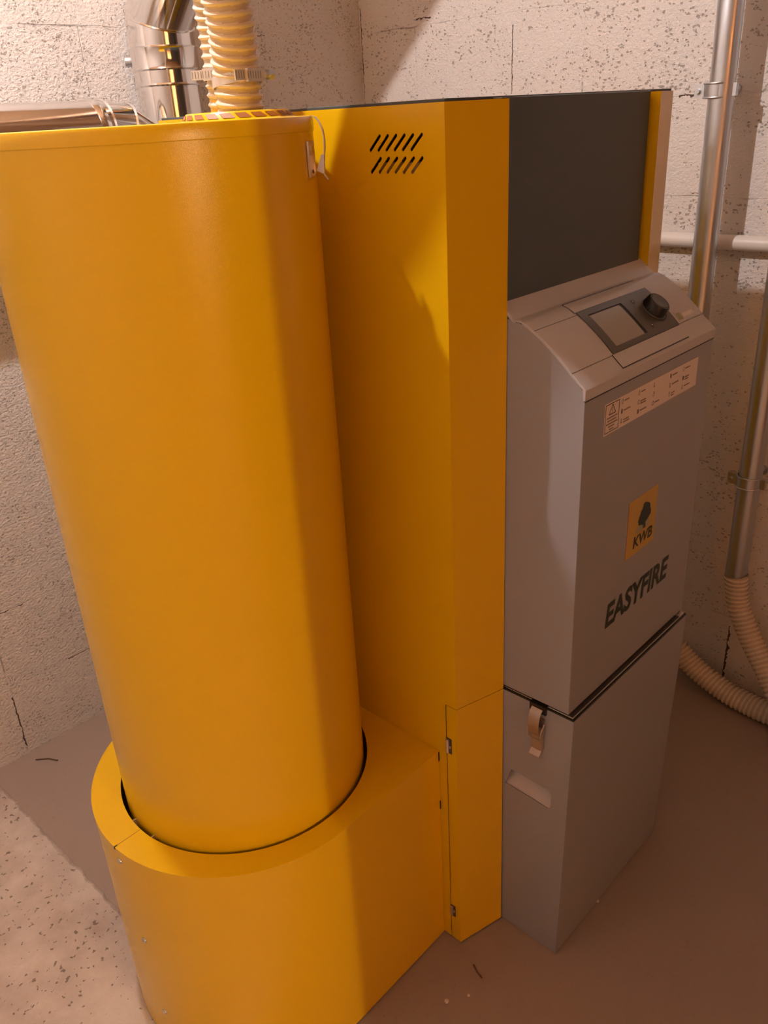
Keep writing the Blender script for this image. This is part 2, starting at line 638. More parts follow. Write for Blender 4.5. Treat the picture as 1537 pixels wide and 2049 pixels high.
# ceiling lamp (above the frame, lights the room)
t = thing('ceiling_lamp', 'bare glowing light bulb hanging from the ceiling above the yellow round hopper', 'lamp', (LAMP.x, LAMP.y, ZC))
m = MB(); m.lathe([(.0005, ZC-.03), (.04, ZC-.028), (.05, ZC), (.0005, ZC)], LAMP, WHITEP, 32); m.build('ceiling_rose', t)
m = MB(); m.tube([(LAMP.x, LAMP.y, ZC-.028), (LAMP.x, LAMP.y, LAMP.z+.085)], .003, WHITEP, 10); m.build('cable', t)
m = MB(); m.lathe([(.0005, LAMP.z+.09), (.016, LAMP.z+.088), (.019, LAMP.z+.016), (.0005, LAMP.z+.014)], LAMP, WHITEP, 24); m.build('socket', t)
m = MB()
m.lathe([(.0005, LAMP.z-.022), (.009, LAMP.z-.018), (.0125, LAMP.z-.008), (.0125, LAMP.z+.012), (.0005, LAMP.z+.0135)], LAMP, bulb_mat(), 24)
m.build('bulb', t)

# ------------------------------------------------------------------ boiler
boiler = thing('boiler', 'tall yellow boiler with dark upper front, grey control hood and grey door', 'boiler', (0, 0, 0))
def P(mb, name, parent=None, **k):
    return mb.build(name, parent or boiler, **k)

def stadium(u0, v0, u1, v1, r, n=8):
    a = math.atan2(v1-v0, u1-u0)
    pts = []
    for i in range(n+1):
        q = a-PI/2+PI*i/n
        pts.append((u1+r*cos(q), v1+r*sin(q)))
    for i in range(n+1):
        q = a+PI/2+PI*i/n
        pts.append((u0+r*cos(q), v0+r*sin(q)))
    return pts
# left side panel, with two rows of six slanting vent slots; (u,v) = (-y, z)
slots = []
for zb_, zt_ in ((1.3605, 1.3765), (1.3350, 1.3510)):
    for i in range(6):
        yb_ = .1205-.01365*i
        slots.append(stadium(-yb_, zb_, -(yb_-.0168), zt_, .0021))
m = MB()
m.plate([(-DEPTH, .004), (-.0225, .004), (-.0225, ZS), (-.004, ZS), (-.004, H), (-DEPTH, H)], slots, 0, .0015, YEL,
        T=lambda u, v, q: (q, -u, v))
# folded corner: one continuous sheet
m.sheet([(0, .004), (0, 0), (X1, Y1), (X1, .02)], ZS, H, .0015, YEL)
P(m, 'side_panel')
m = MB()
m.sheet([(0, .0205), (0, 0), (X1, Y1), (X1, .03)], .004, ZS-.0012, .0015, YEL)
cdoor = P(m, 'corner_door')
for z0, z1 in ((.447, .478), (.062, .089)):
    m = MB()
    m.box(-.0009, .004, .0105, .0215, z0, z1, RUST)
    m.tube([(-.0015, .0185, z0+.002), (-.0015, .0185, z1-.002)], .0032, CLIPM, 12)
    m.box(-.0022, -.0005, .0115, .0145, z0+.012, z0+.017, CLIPM)
    P(m, 'hinge', cdoor)
m = MB()
m.sheet([(W-X1, .05), (W-X1, Y1), (W, 0), (W, DEPTH)], .004, H, .0015, YEL)
tag(P(m, 'side_panel'), 'far side panel with folded front corner')
m = MB(); m.box(.0015, W-.0015, DEPTH-.002, DEPTH, .004, H, YEL); P(m, 'back_panel')
m = MB(); m.box(.03, W-.03, .035, DEPTH-.03, .02, 1.385, CORE)
m.box(.012, .03, .05, .12, 1.30, 1.345, CLIPM)
P(m, 'inner_casing')
m = MB(); m.box(.003, W-.003, .002, DEPTH-.004, H-.006, H+.0035, DARK); P(m, 'top_cover', bevel=.001)
m = MB()
m.box(X1+.003, .4725, -.013, .004, 1.150, 1.4115, DARK)
P(m, 'front_panel', bevel=.0015)

# control hood: side profile (y, z) swept along x
prof = [(.030, 1.168), (-.0115, 1.1675), (-.0345, 1.1480), (-.0385, 1.1462), (-.0455, 1.1470), (-.055, 1.1435), (-.066, 1.1372),
        (-.082, 1.1268), (-.098, 1.1140), (-.112, 1.1020), (-.126, 1.0885), (-.138, 1.0780), (-.1455, 1.0715), (-.1478, 1.0690), (-.1478, 1.0545), (.030, 1.0545)]
top = prof[:-2]+[(-.1478, 1.0545)]
cap_in = [(.030, 1.1640), (-.0100, 1.1635)]+[(y+.0022, z-.0035) for y, z in prof[2:12]]+[(-.1430, 1.0700), (-.1443, 1.0545)]
m = MB()
m.prism(top+cap_in[::-1], X1+.0003, W-X1+.0002, HOODM, T=lambda u, v, q: (q, u, v))
hood = P(m, 'control_hood', bevel=.0008, )
# frame on the sloping face: s runs down the slope from A, n outward
A = Vector((0, -.045, 1.148)); Bp = Vector((0, -.146, 1.073))
ts = (Bp-A).normalized(); nn = Vector((0, -abs(ts.z), abs(ts.y)))
SL = (Bp-A).length
def onslope(x, s_, h):
    # follow the gentle bulge of the hood
    return Vector((x, 0, 0))+A+ts*s_+nn*(h+BULGE(s_))
def slope_h(s_):
    # height of profile above chord A-B at distance s
    pts = [((Vector((0, y, z))-A).dot(ts), (Vector((0, y, z))-A).dot(nn)) for y, z in prof[4:14]]
    for (a, b), (c, d) in zip(pts, pts[1:]):
        if a <= s_ <= c:
            return b+(d-b)*(s_-a)/(c-a)
    return pts[0][1] if s_ < pts[0][0] else pts[-1][1]
BULGE = slope_h
def slab(mb, x0, x1, s0, s1, h0, h1, mat, n=8, r=0):
    """thin slab lying on the hood, following its curve"""
    vs, fs = [], []
    for i in range(n+1):
        s_ = s0+(s1-s0)*i/n
        for x, h in ((x0, h1), (x1, h1), (x1, h0), (x0, h0)):
            vs.append(onslope(x, s_, h))
    for i in range(n):
        for k in range(4):
            a, b = i*4+k, i*4+(k+1) % 4
            fs.append((a, b, b+4, a+4))
    fs += [(3, 2, 1, 0), tuple(n*4+k for k in range(4))]
    mb.add(vs, fs, mat)
# raised cover strip that carries the display, with its dark shadow gap
m = MB()
slab(m, .1965, .3955, .001, .021, -.001, .0012, HOODM)
slab(m, .1945, .3925, .101, .123, -.001, .0012, HOODM)
m2 = MB()
slab(m2, .1955, .3965, -.0006, .0008, -.001, .0010, BLACK)
slab(m2, .1935, .3935, .1232, .1243, -.001, .0012, BLACK)
slab(m2, .1950, .1960, .0008, .0215, -.001, .0006, BEZEL)
slab(m2, .3958, .3966, .0008, .0215, -.001, .0006, BEZEL)
slab(m2, .1938, .1950, .1005, .124, -.001, .0010, BLACK)
slab(m2, X1+.0005, .1965, .0250, .0257, -.001, .0003, BEZEL)
slab(m2, X1+.0005, .1940, .1005, .1012, -.001, .0003, BEZEL)
slab(m2, .3960, W-X1-.0005, .0985, .0992, -.001, .0003, BEZEL)
P(m, 'display_cover', hood)
P(m2, 'hood_seam', hood)
m = MB()
# bezel as a frame so that the display sits in a window
slab(m, .1975, .3965, .0215, .0320, -.001, .0016, BEZEL)
slab(m, .1975, .3965, .0915, .1000, -.001, .0016, BEZEL)
slab(m, .1975, .2155, .0320, .0915, -.001, .0016, BEZEL)
slab(m, .3060, .3965, .0320, .0915, -.001, .0016, BEZEL)
slab(m, .3000, .3060, .0320, .0915, -.001, .0004, BLACK)
slab(m, .2155, .3000, .0305, .0335, -.001, .0005, BLACK)
P(m, 'bezel', hood)
m = MB(); slab(m, .2150, .3010, .0330, .0920, -.001, .0003, SCREEN); P(m, 'display', hood)
# rotary dial, axis along the slope normal
def disc(mb, x, s_, h0, h1, r0, r1, mat, n=40, grip=0):
    c0 = onslope(x, s_, h0); ex = Vector((1, 0, 0)); vs = []
    hs = [(h0-h0, r0), (h1-h0-.002, r1), (h1-h0, r1-.0018), (h1-h0-.0006, .0005)]
    for dh, r in hs:
        for k in range(n):
            rr = r*(1-(grip if k % 2 else 0)) if r > .001 else r
            vs.append(c0+nn*dh+ex*(rr*cos(2*PI*k/n))+ts*(rr*sin(2*PI*k/n)))
    fs = []
    for i in range(3):
        for k in range(n):
            a, b = i*n+k, i*n+(k+1) % n
            fs.append((a, b, b+n, a+n))
    mb.add(vs, fs, mat)
m = MB()
disc(m, .3660, .0610, .0014, .0022, .0235, .0230, BEZEL)
disc(m, .3660, .0610, .0018, .0165, .0200, .0185, BLACK, 60, .03)
disc(m, .3660, .0610, .0160, .0170, .0160, .0155, BEZEL)
P(m, 'dial', hood)
for x, s_ in ((.3340, .0380), (.3300, .0835)):
    m = MB()
    disc(m, x, s_, .0012, .0024, .0055, .0050, BEZEL)
    disc(m, x, s_, .0020, .0030, .0022, .0018, CLIPM, 20)
    P(m, 'button', hood)
m = MB()
slab(m, .4060, .4700, .0780, .0970, -.001, .0004, HOODM)
slab(m, .4090, .4210, .0820, .0940, .0002, .0007, PALEG)
for k in range(7):
    slab(m, .4250+.005*k, .4285+.005*k, .0850, .0915, .0002, .0006, WHITEP)
P(m, 'nameplate', hood)

# grey front door
DY = -.1468
m = MB()
body = [(.006, .5500), (DY, .5500), (DY, 1.0540), (-.1440, 1.0550), (-.1440, 1.0690)]+[(y+.0018, z-.0030) for y, z in prof[2:12]][::-1]+[(.006, 1.160)]
m.prism(body, X1+.0012, W-X1-.0005, GREY, T=lambda u, v, q: (q, u, v))
door = P(m, 'front_door', bevel=.002)
m = MB()
m.box(X1+.0015, W-X1, DY-.0006, DY+.002, 1.0528, 1.0542, BLACK)
m.box(.1400, .1465, DY-.0009, DY+.002, 1.0530, 1.0570, BLACK)
m.box(.4290, .4330, DY-.0009, DY+.002, 1.0560, 1.0600, BLACK)
P(m, 'seam_gap', door)
def fr(mb, x0, x1, z0, z1, t, y, mat):
    mb.box(x0, x1, y-.0002, y, z0, z0+t, mat); mb.box(x0, x1, y-.0002, y, z1-t, z1, mat)
    mb.box(x0, x0+t, y-.0002, y, z0+t, z1-t, mat); mb.box(x1-t, x1, y-.0002, y, z0+t, z1-t, mat)
def bar(mb, x0, x1, z0, z1, y, mat):
    mb.box(x0, x1, y-.0002, y, z0, z1, mat)
def ringf(mb, x, z, rx, rz, t, y, mat, n=18):
    vs = []
    for k in range(n):
        a = 2*PI*k/n
        vs += [(x+rx*cos(a), y, z+rz*sin(a)), (x+(rx-t)*cos(a), y, z+(rz-t)*sin(a))]
    mb.add(vs, [(2*k, 2*((k+1) % n), 2*((k+1) % n)+1, 2*k+1) for k in range(n)], mat)
m = MB()
m.box(.1460, .4300, DY-.0004, DY+.0001, .9900, 1.0355, PAPER)
ly = DY-.0005
fr(m, .1475, .1845, .9925, 1.0335, .0010, ly, INK)
tri = [(.1660, 1.0315), (.1570, 1.0180), (.1750, 1.0180)]
for (a, b), (c, d) in zip(tri, tri[1:]+tri[:1]):
    L_ = math.hypot(c-a, d-b); nx, nz = -(d-b)/L_*.0007, (c-a)/L_*.0007
    m.add([(a+nx, ly-.0001, b+nz), (c+nx, ly-.0001, d+nz), (c-nx, ly-.0001, d-nz), (a-nx, ly-.0001, b-nz)], [(0, 1, 2, 3)], INK)
bar(m, .1656, .1665, 1.0215, 1.0270, ly, INK); bar(m, .1656, .1665, 1.0195, 1.0205, ly, INK)
for z, a, b in ((1.0135, .152, .180), (1.0092, .154, .178), (1.0049, .151, .181), (1.0006, .157, .173), (.9965, .160, .171)):
    x = a
    while x < b:
        q = random.uniform(.0018, .0042)
        bar(m, x, min(b, x+q), z-.0010, z+.0010, ly, INKF); x += q+.0008
cols = [(.190, 3), (.238, 3), (.283, 3), (.335, 3), (.378, 3)]
for ci, (x0, nr) in enumerate(cols):
    for r in range(nr):
        z = 1.0275-.0140*r
        kind = (ci*3+r) % 4
        if kind == 0:
            ringf(m, x0+.003, z, .0028, .0036, .0008, ly, INK)
        elif kind == 1:
            bar(m, x0+.001, x0+.0050, z-.0030, z+.0030, ly, INKF); bar(m, x0+.0022, x0+.0030, z-.0036, z+.0036, ly, INK)
        elif kind == 2:
            bar(m, x0+.0022, x0+.0031, z-.0034, z+.0034, ly, INK); bar(m, x0+.0010, x0+.0045, z-.0034, z-.0026, ly, INK)
        else:
            ringf(m, x0+.003, z-.001, .0026, .0026, .0007, ly, INK); bar(m, x0+.0026, x0+.0034, z+.001, z+.0040, ly, INK)
        if ci != 2 or r == 2:
            ln = [.012, .010, .018, .014, .016, .020][(ci+r*2) % 6]
            for rr in range(2 if (ci+r) % 3 == 2 else 1):
                x = x0+.0085
                while x < x0+.0085+ln:
                    q = random.uniform(.0016, .0032)
                    bar(m, x, x+q, z-.0009-.0035*rr, z+.0009-.0035*rr, ly, INKF); x += q+.0007
P(m, 'instruction_label', door)
m = MB()
m.box(.2385, .3310, DY-.0004, DY+.0001, .7570, .8550, BADGEY)
m.box(.2385, .2430, DY-.0005, DY+.0001, .7570, .8550, BADGEO)
by = DY-.0006
def blob(mb, cx, cz, r, y, mat, n=14, sx=1.0):
    mb.add([(cx+sx*r*cos(2*PI*k/n)*(1+.12*sin(3*k)), y, cz+r*sin(2*PI*k/n)*(1+.1*cos(5*k))) for k in range(n)], [tuple(range(n))], mat)
for k, (bx, bz, r) in enumerate(((.2960, .8240, .0135), (.2870, .8170, .0120), (.2800, .8120, .0085), (.3030, .8160, .0095), (.2920, .8300, .0090), (.2985, .8120, .0080), (.2880, .8080, .0070))):
    blob(m, bx, bz, r, by-.00005*k, GREEN)
m.add([(.2905, by-.0004, .810), (.2945, by-.0004, .810), (.2975, by-.0004, .7935), (.2885, by-.0004, .7935)], [(0, 1, 2, 3)], GREEN)
m.add([(.2660, by+.00008, .7925), (.3120, by+.00008, .7925), (.3080, by+.00008, .8060), (.2800, by+.00008, .8060), (.2690, by+.00008, .8030)], [(0, 1, 2, 3, 4)], PALEG)
m.text('KWB', .2610, .3230, .7680, .7880, DY, .0008, GREEN, bold=.022, shear=.12)
P(m, 'badge', door)
m = MB()
m.text('EASYFIRE', .1885, .3985, .6570, .7010, DY, .0004, GREEN, bold=.035, shear=.12)
P(m, 'lettering', door)

# ------------------------------------------------------------------ ash box under the door
ash = thing('ash_box', 'low grey metal ash box standing on the floor beneath the boiler front door', 'ash box', (.286, -.09, 0))
LX0, LX1, LY = X1+.0012, .4818, -.1566
m = MB()
# body shell tapering slightly to the floor, with a grip opening cut in its near side face
def ashpt(u, z):
    f = 1-z/.541
    return f
def near_T(u, v, q):       # u = -y, v = z, q = inward
    f = 1-v/.541
    return (LX0+q+.0018*f, -u + (.012*f if u > .1 else 0), v)
gripo = []
gy0, gy1, gz0, gz1 = .0300, .1265, .3390, .3800
gripo = [(gy0, gz0+.004), (gy0+.012, gz1), (gy1-.006, gz1-.0005), (gy1, gz1-.008), (gy1-.001, gz0+.003), (gy1-.005, gz0)]
f0 = .012
m.plate([(-.02, .002), (-LY-.0, .002), (-LY, .541), (-.02, .541)], [gripo], 0, .0015, GREY, near_T)
fr_pts = [(LX0+.0018, LY+f0, .002), (LX1-.008, LY+f0, .002), (LX1, LY, .541), (LX0, LY, .541)]
def quadbox(mb, pts, off, mat):
    a = [Vector(p) for p in pts]; b = [p+Vector(off) for p in a]
    mb.add(a+b, [(0, 1, 2, 3), (7, 6, 5, 4), (0, 4, 5, 1), (1, 5, 6, 2), (2, 6, 7, 3), (3, 7, 4, 0)], mat)
quadbox(m, fr_pts, (0, .0015, 0), GREY)
quadbox(m, [(LX1-.008, .02, .002), (LX1-.008, LY+f0, .002), (LX1, LY, .541), (LX1, .02, .541)], (-.0015, 0, 0), GREY)
m.box(LX0+.004, LX1-.01, LY+.016, .02, .002, .008, GREY)
m.box(LX0+.004, LX1-.012, .018, .02, .004, .535, GREY)
P(m, 'body', ash)
m = MB()
m.box(LX0+.0006, LX1-.0006, LY+.0010, .018, .5395, .5440, BLACK)
P(m, 'gasket', ash)
m = MB()
m.box(LX0+.0030, LX1-.0030, LY+.0034, .018, .5438, .5450, CLIPM)
m.box(LX0+.0042, LX1-.0042, LY+.0048, .018, .5440, .5462, LIDD)  # lid colour darkened to imitate shade in the gap below the door
m.box(LX1-.022, LX1-.004, LY+.0030, LY+.014, .5450, .5475, CLIPM)
P(m, 'lid', ash, bevel=.0006)
m = MB()   # sloping liner of the grip opening, painted lighter as if lit from above
m.add([(LX0+.002, -gy0+.010, gz0-.001), (LX0+.002, -gy1-.004, gz0-.001), (LX0+.030, -gy1-.004, gz1+.006), (LX0+.030, -gy0+.010, gz1+.006)], [(0, 1, 2, 3)], LINER_LIT)
m.add([(LX0+.002, -gy0+.010, gz1+.006), (LX0+.030, -gy0+.010, gz1+.006), (LX0+.030, -gy1-.004, gz1+.006), (LX0+.002, -gy1-.004, gz1+.006)], [(0, 1, 2, 3)], LINER_LIT)
P(m, 'grip_liner', ash)
# over-centre clip on the near side
m = MB()
cy = -.0935
m.box(LX0-.0040, LX0+.001, cy-.015, cy+.015, .5310, .5410, BLACK)
m.box(LX0-.0050, LX0+.010, cy-.0145, cy+.0145, .5400, .5462, BLACK)
m.box(LX0-.0030, LX0+.0006, cy-.0120, cy+.0100, .4620, .5200, ACLIP)
strap = [(-.004, .541), (-.010, .536), (-.0145, .526), (-.016, .514), (-.015, .502), (-.012, .492)]
sv, sf = [], []
for (dx, z) in strap:
    for yy in (cy-.010, cy+.010):
        sv += [(LX0+dx, yy, z), (LX0+dx+.0012, yy, z)]
for i in range(len(strap)-1):
    a = i*4
    sf += [(a, a+2, a+6, a+4), (a+1, a+5, a+7, a+3), (a, a+4, a+5, a+1), (a+2, a+3, a+7, a+6)]
m.add(sv, sf, ACLIP)
m.tube([(LX0-.003, cy+.0125, .512), (LX0-.012, cy+.0125, .500), (LX0-.012, cy+.0115, .484), (LX0-.012, cy-.0115, .484), (LX0-.012, cy-.0125, .500), (LX0-.003, cy-.0125, .512)], .0013, ACLIP, 8)
m.box(LX0-.0045, LX0-.0030, cy-.0095, cy+.0085, .4560, .4900, ACLIP)
quadbox(m, [(LX0-.004, cy+.0090, .4575), (LX0-.004, cy-.0100, .4575), (LX0-.012, cy-.0100, .4500), (LX0-.012, cy+.0090, .4500)], (0, 0, -.0012), ACLIP)
m.tube([(LX0-.004, cy-.0125, .505), (LX0-.004, cy+.0125, .505)], .0022, ACLIP, 10)
tag(P(m, 'clip', ash), 'bright metal over-centre clip')

# ------------------------------------------------------------------ hopper: casing at the foot and round drum
base = thing('hopper_casing', 'low yellow rounded metal casing on the floor around the foot of the round drum', 'casing', (OX, OY, 0))
def outline(r, inset=0, n=72):
    pts = [(-.0006, OY-r)]
    for i in range(n+1):
        a = -PI/2 - PI*i/n
        pts.append((OX+r*cos(a), OY+r*sin(a)))
    pts.append((-.0006, OY+r))
    return pts
m = MB()
m.sheet(outline(RO), .003, ZB-.0015, -.0018, YEL)
P(m, 'side_wall', base)
m = MB()
hole = [(CX+RH*cos(2*PI*k/96), CY+RH*sin(2*PI*k/96)) for k in range(96)]
m.plate(outline(RO+.0004), [hole], ZB-.0018, ZB, YEL, lambda u, v, q: (u, v, q))
P(m, 'top_plate', base)
m = MB()
m.box(OX-RO+.0002, CX-RH-.001, .2770, .2778, ZB-.0005, ZB+.0003, paint('seam_shadow_gap', (.35, .16, .01), .6))
m.box(OX-RO-.0012, OX-RO+.004, .2764, .2784, ZB-.0040, ZB+.0006, BLACK)
P(m, 'seam', base)
for z in (.416, .253, .085):
    m = MB()
    a = math.radians({.416: 182.5, .253: 185.5, .085: 187.0}[z])
    d = Vector((cos(a), sin(a), 0)); c = Vector((OX, OY, z))+d*(RO+.0002)
    m.tube([c, c+d*.0012, c+d*.0022], lambda i, th: (.0046, .0044, .0030)[i], ZINC, 16)
    P(m, 'screw', base)
for y, x in ((.3035, -.4205), (.2520, -.4190)):
    m = MB()
    a = math.atan2(y-CY, x-CX)
    d = Vector((cos(a), sin(a), 0)); tt = Vector((-d.y, d.x, 0)); c = Vector((CX, CY, 0))
    def q(r, s_, z):
        return tuple(c+d*r+tt*s_+Vector((0, 0, z)))
    m.add([q(RC+.0002, -.0008, ZB-.001), q(RH+.0010, -.0008, ZB-.001), q(RH+.0010, .0008, ZB-.001), q(RC+.0002, .0008, ZB-.001),
           q(RC+.0002, -.0008, ZB-.030), q(RH+.0010, -.0008, ZB-.030), q(RH+.0010, .0008, ZB-.030), q(RC+.0002, .0008, ZB-.030)],
          [(0, 1, 2, 3), (4, 7, 6, 5), (0, 4, 5, 1), (1, 5, 6, 2), (2, 6, 7, 3), (3, 7, 4, 0)], paint('bare_sheet_edge', (.75, .55, .35), .3, metal=.7))
    P(m, 'bracket_tab', base)
for z in (.437, .330):
    m = MB(); m.box(-.0025, -.0006, YB-.0012, YB+.001, z-.018, z+.0, BLACK); P(m, 'edge_notch', base)

drum = thing('pellet_hopper', 'tall round yellow drum standing in the yellow casing beside the boiler', 'hopper', (CX, CY, .30))
m = MB()
m.lathe([(.0005, .30), (RC-.004, .30), (RC, .304), (RC, 1.3885), (RC-.003, 1.3890), (.0005, 1.3890)], (CX, CY), YEL, 160)
P(m, 'drum', drum)
m = MB()
RL = RC+.0012
m.lathe([(RC-.006, 1.3870), (RL-.0006, 1.3872), (RL, 1.3880), (RL, 1.4005), (RL-.0012, 1.4030), (RL-.004, 1.4040), (.0005, 1.4040)], (CX, CY), YEL, 160)
lid = P(m, 'lid', drum)
# raised slotted inlet plate on the lid
PX, PY, PR = -.104, .246, .067
m = MB()
hs = []
nsl = 20
for k in range(nsl):
    a0 = 2*PI*(k+.12)/nsl; a1 = 2*PI*(k+.88)/nsl
    hs.append([(PR-.004, a0), (PR-.004, a1), (PR-.018, a1-.05), (PR-.018, a0+.0)])
m.lathe([(PR+.006, 1.4038), (PR+.001, 1.4056), (PR-.002, 1.4105), (PR-.004, 1.4128), (PR-.010, 1.4134), (.0005, 1.4134)], (PX, PY), YEL, 96)
# slot openings as flat quads on the sloping shoulder, recess shade painted dark orange
POC = paint('painted_pocket_shade', (.30, .10, .006), .5)
for k in range(22):
    a0 = 2*PI*(k+.14)/22; a1 = 2*PI*(k+.86)/22
    def pp(r, a, z):
        return (PX+r*cos(a), PY+r*sin(a), z)
    sk = .05
    m.add([pp(PR+.0022, a0+sk, 1.4062), pp(PR+.0022, a1+sk, 1.4062), pp(PR-.0022, a1-sk, 1.4114), pp(PR-.0022, a0-sk, 1.4114)], [(0, 1, 2, 3)], POC)
P(m, 'inlet_plate', lid)
m = MB()
for hx, hy in ((-.098, .2465), (-.062, .3130)):
    m.lathe([(.026, 1.41), (.026, 1.445), (.023, 1.445), (.023, 1.41)], (hx, hy), YEL, 32)
P(m, 'hose_spigot', lid)
# bright over-centre clip between lid and drum
def lt(a, r, z, s_=0):
    d = Vector((cos(a), sin(a), 0)); tt = Vector((-d.y, d.x, 0))
    return tuple(Vector((CX, CY, 0))+d*r+tt*s_+Vector((0, 0, z)))
m = MB()
aL = math.radians(303)
vs, fs = [], []
for i, z in enumerate((1.3385, 1.3420, 1.3735, 1.3770)):
    for s_ in (-.0125, -.006, .006, .0125):
        w_ = .85 if i in (0,) else 1
        vs += [lt(aL, RC+.0004+.0*i, z, s_*w_), lt(aL, RC+.0028, z, s_*w_)]
for i in range(3):
    for k in range(3):
        a = i*8+k*2
        fs += [(a+1, a+3, a+11, a+9), (a, a+8, a+10, a+2)]
    a = i*8
    fs += [(a, a+1, a+9, a+8), (a+6, a+14, a+15, a+7)]
m.add(vs, fs, CLIPM)
for z, mt, rr in ((1.3690, CHROME, .0035), (1.3445, BLACK, .0020)):
    m.tube([lt(aL, RC+.0020, z, -.001), lt(aL, RC+.0036, z, -.001)], rr, mt, 14)
aS = math.radians(309.5)
path = [(.0004, 1.4035), (.0050, 1.4020), (.0095, 1.3960), (.0125, 1.3880), (.0138, 1.3790), (.0135, 1.3700), (.0125, 1.3620)]
vs, fs = [], []
for dr, z in path:
    for s_ in (-.0055, .0055):
        vs += [lt(aS, RC+dr, z, s_), lt(aS, RC+dr+.0013, z, s_)]
for i in range(len(path)-1):
    a = i*4
    fs += [(a, a+4, a+6, a+2), (a+1, a+3, a+7, a+5), (a, a+1, a+5, a+4), (a+2, a+6, a+7, a+3)]
m.add(vs, fs, CLIPM)
vs = [lt(aS, RC+.0135, 1.3615, -.005), lt(aS, RC+.0135, 1.3615, .005), lt(aS, RC+.0120, 1.3400, .005), lt(aS, RC+.0120, 1.3400, -.005),
      lt(aS, RC+.0100, 1.3615, -.005), lt(aS, RC+.0100, 1.3615, .005), lt(aS, RC+.0030, 1.3440, .005), lt(aS, RC+.0030, 1.3440, -.005)]
m.add(vs, [(0, 1, 2, 3), (7, 6, 5, 4), (0, 4, 5, 1), (1, 5, 6, 2), (2, 6, 7, 3), (3, 7, 4, 0)], CLIPM)
m.add([lt(aS, RC+.0120, 1.3400, -.005), lt(aS, RC+.0120, 1.3400, .005), lt(aS, RC+.0165, 1.3340, .005), lt(aS, RC+.0165, 1.3340, -.005),
       lt(aS, RC+.0110, 1.3398, -.005), lt(aS, RC+.0110, 1.3398, .005), lt(aS, RC+.0155, 1.3336, .005), lt(aS, RC+.0155, 1.3336, -.005)],
      [(0, 1, 2, 3), (7, 6, 5, 4), (0, 4, 5, 1), (1, 5, 6, 2), (2, 6, 7, 3), (3, 7, 4, 0)], CLIPM)
tag(P(m, 'lid_clip', drum), 'bright metal clip holding the lid')

# ------------------------------------------------------------------ hoses
def catmull(pts, step):
    P_ = [Vector(p) for p in pts]
    P_ = [2*P_[0]-P_[1]]+P_+[2*P_[-1]-P_[-2]]
    out = []
    for i in range(1, len(P_)-2):
        a, b, c, d = P_[i-1:i+3]
        n = max(2, int((c-b).length/step))
        for k in range(n):
            t = k/n
            out.append(.5*((2*b)+(c-a)*t+(2*a-5*b+4*c-d)*t*t+(3*b-a-3*c+d)*t**3))
    out.append(P_[-2])
    return out
def spiral(pts, r, pitch, name, parent, ridge=.0028, n=36, sharp=2.6):
    step = pitch/9
    path = catmull(pts, step)
    L_ = [0]
    for a, b in zip(path, path[1:]):
        L_.append(L_[-1]+(b-a).length)
    def rad(i, th):
        ph = (L_[i]/pitch + th/(2*PI))*2*PI
        c = (.5+.5*cos(ph))**sharp
        return r-ridge+ridge*c
    m = MB()
    m.tube(path, rad, HOSE, n, cap=False)
    kv = m.mi(HOSEV)
    for fi in range(len(m.f)):
        i_, k_ = divmod(fi, n)
        ph = ((L_[i_]+step*.5)/pitch + (k_+.5)/n)*2*PI
        if (.5+.5*cos(ph))**sharp < .15:
            m.m[fi] = kv
    return m.build(name, parent, sharp=80)
RIBM = paint('clamp_thread', (.38, .34, .30), .4, metal=.8)
def hose_clamp(cx, cy, z, r, tilt, parent, gear=0):
    """worm-drive hose clip, screw housing at angle gear"""
    m = MB()
    bandh = .0115
    T = lambda th: z+tilt*cos(th-gear)
    n = 48
    vs, fs = [], []
    for k in range(n):
        th = 2*PI*k/n
        zz = T(th)
        for rr, dz in ((r, -bandh/2), (r+.0010, -bandh/2), (r+.0010, bandh/2), (r, bandh/2)):
            vs.append((cx+rr*cos(th), cy+rr*sin(th), zz+dz))
    for k in range(n):
        for j in range(4):
            a, b = k*4+j, k*4+(j+1) % 4
            c, d = ((k+1) % n)*4+(j+1) % 4, ((k+1) % n)*4+j
            fs.append((a, b, c, d))
    m.add(vs, fs, CLIPM)
    b_ = m.build('hose_clamp', parent)
    # housing and screw
    m = MB()
    d = Vector((cos(gear), sin(gear), 0)); tt = Vector((-d.y, d.x, 0)); zz = T(gear)
    M = Matrix(((tt.x, d.x, 0, cx), (tt.y, d.y, 0, cy), (0, 0, 1, zz), (0, 0, 0, 1)))
    m.box(-.016, .014, r+.0005, r+.0050, -.0070, .0070, CLIPM, M)
    for k in range(10):
        m.box(-.033+.0042*k, -.0320+.0042*k, r+(.0018 if k < 4 else .0048), r+(.0024 if k < 4 else .0053), -.0040, .0040, RIBM, M)
    m.box(-.034, -.014, r+.0004, r+.0020, -.0055, .0055, CLIPM, M)
    a = M @ Vector((.012, r+.0055, 0)); b2 = M @ Vector((.024, r+.0055, 0))
    m.tube([a, a.lerp(b2, .4), a.lerp(b2, .42), b2], lambda i, th: (.0035, .0035, .0062, .0060)[i]*(1 if i < 2 else (.93+.07*cos(6*th))), ZINC, 24)
    c3 = M @ Vector((.0241, r+.0055, 0)); c4 = M @ Vector((.0246, r+.0055, 0))
    m.tube([c3, c4], .0016, RUST, 10)
    tag(m.build('worm_screw', b_), 'screw housing of the clamp')
    return b_
t = thing('suction_hose', 'front beige ribbed hose rising from the round hopper lid, fully in view', 'hose', (-.098, .2465, 1.414), 'ribbed hoses on the hopper lid')
spiral([(-.098, .2465, 1.414), (-.1015, .242, 1.46), (-.112, .230, 1.52), (-.136, .226, 1.61), (-.170, .230, 1.72), (-.205, .225, 1.86), (-.245, .205, 2.06), (-.27, .20, 2.42)], .0300, .0112, 'hose_body', t)
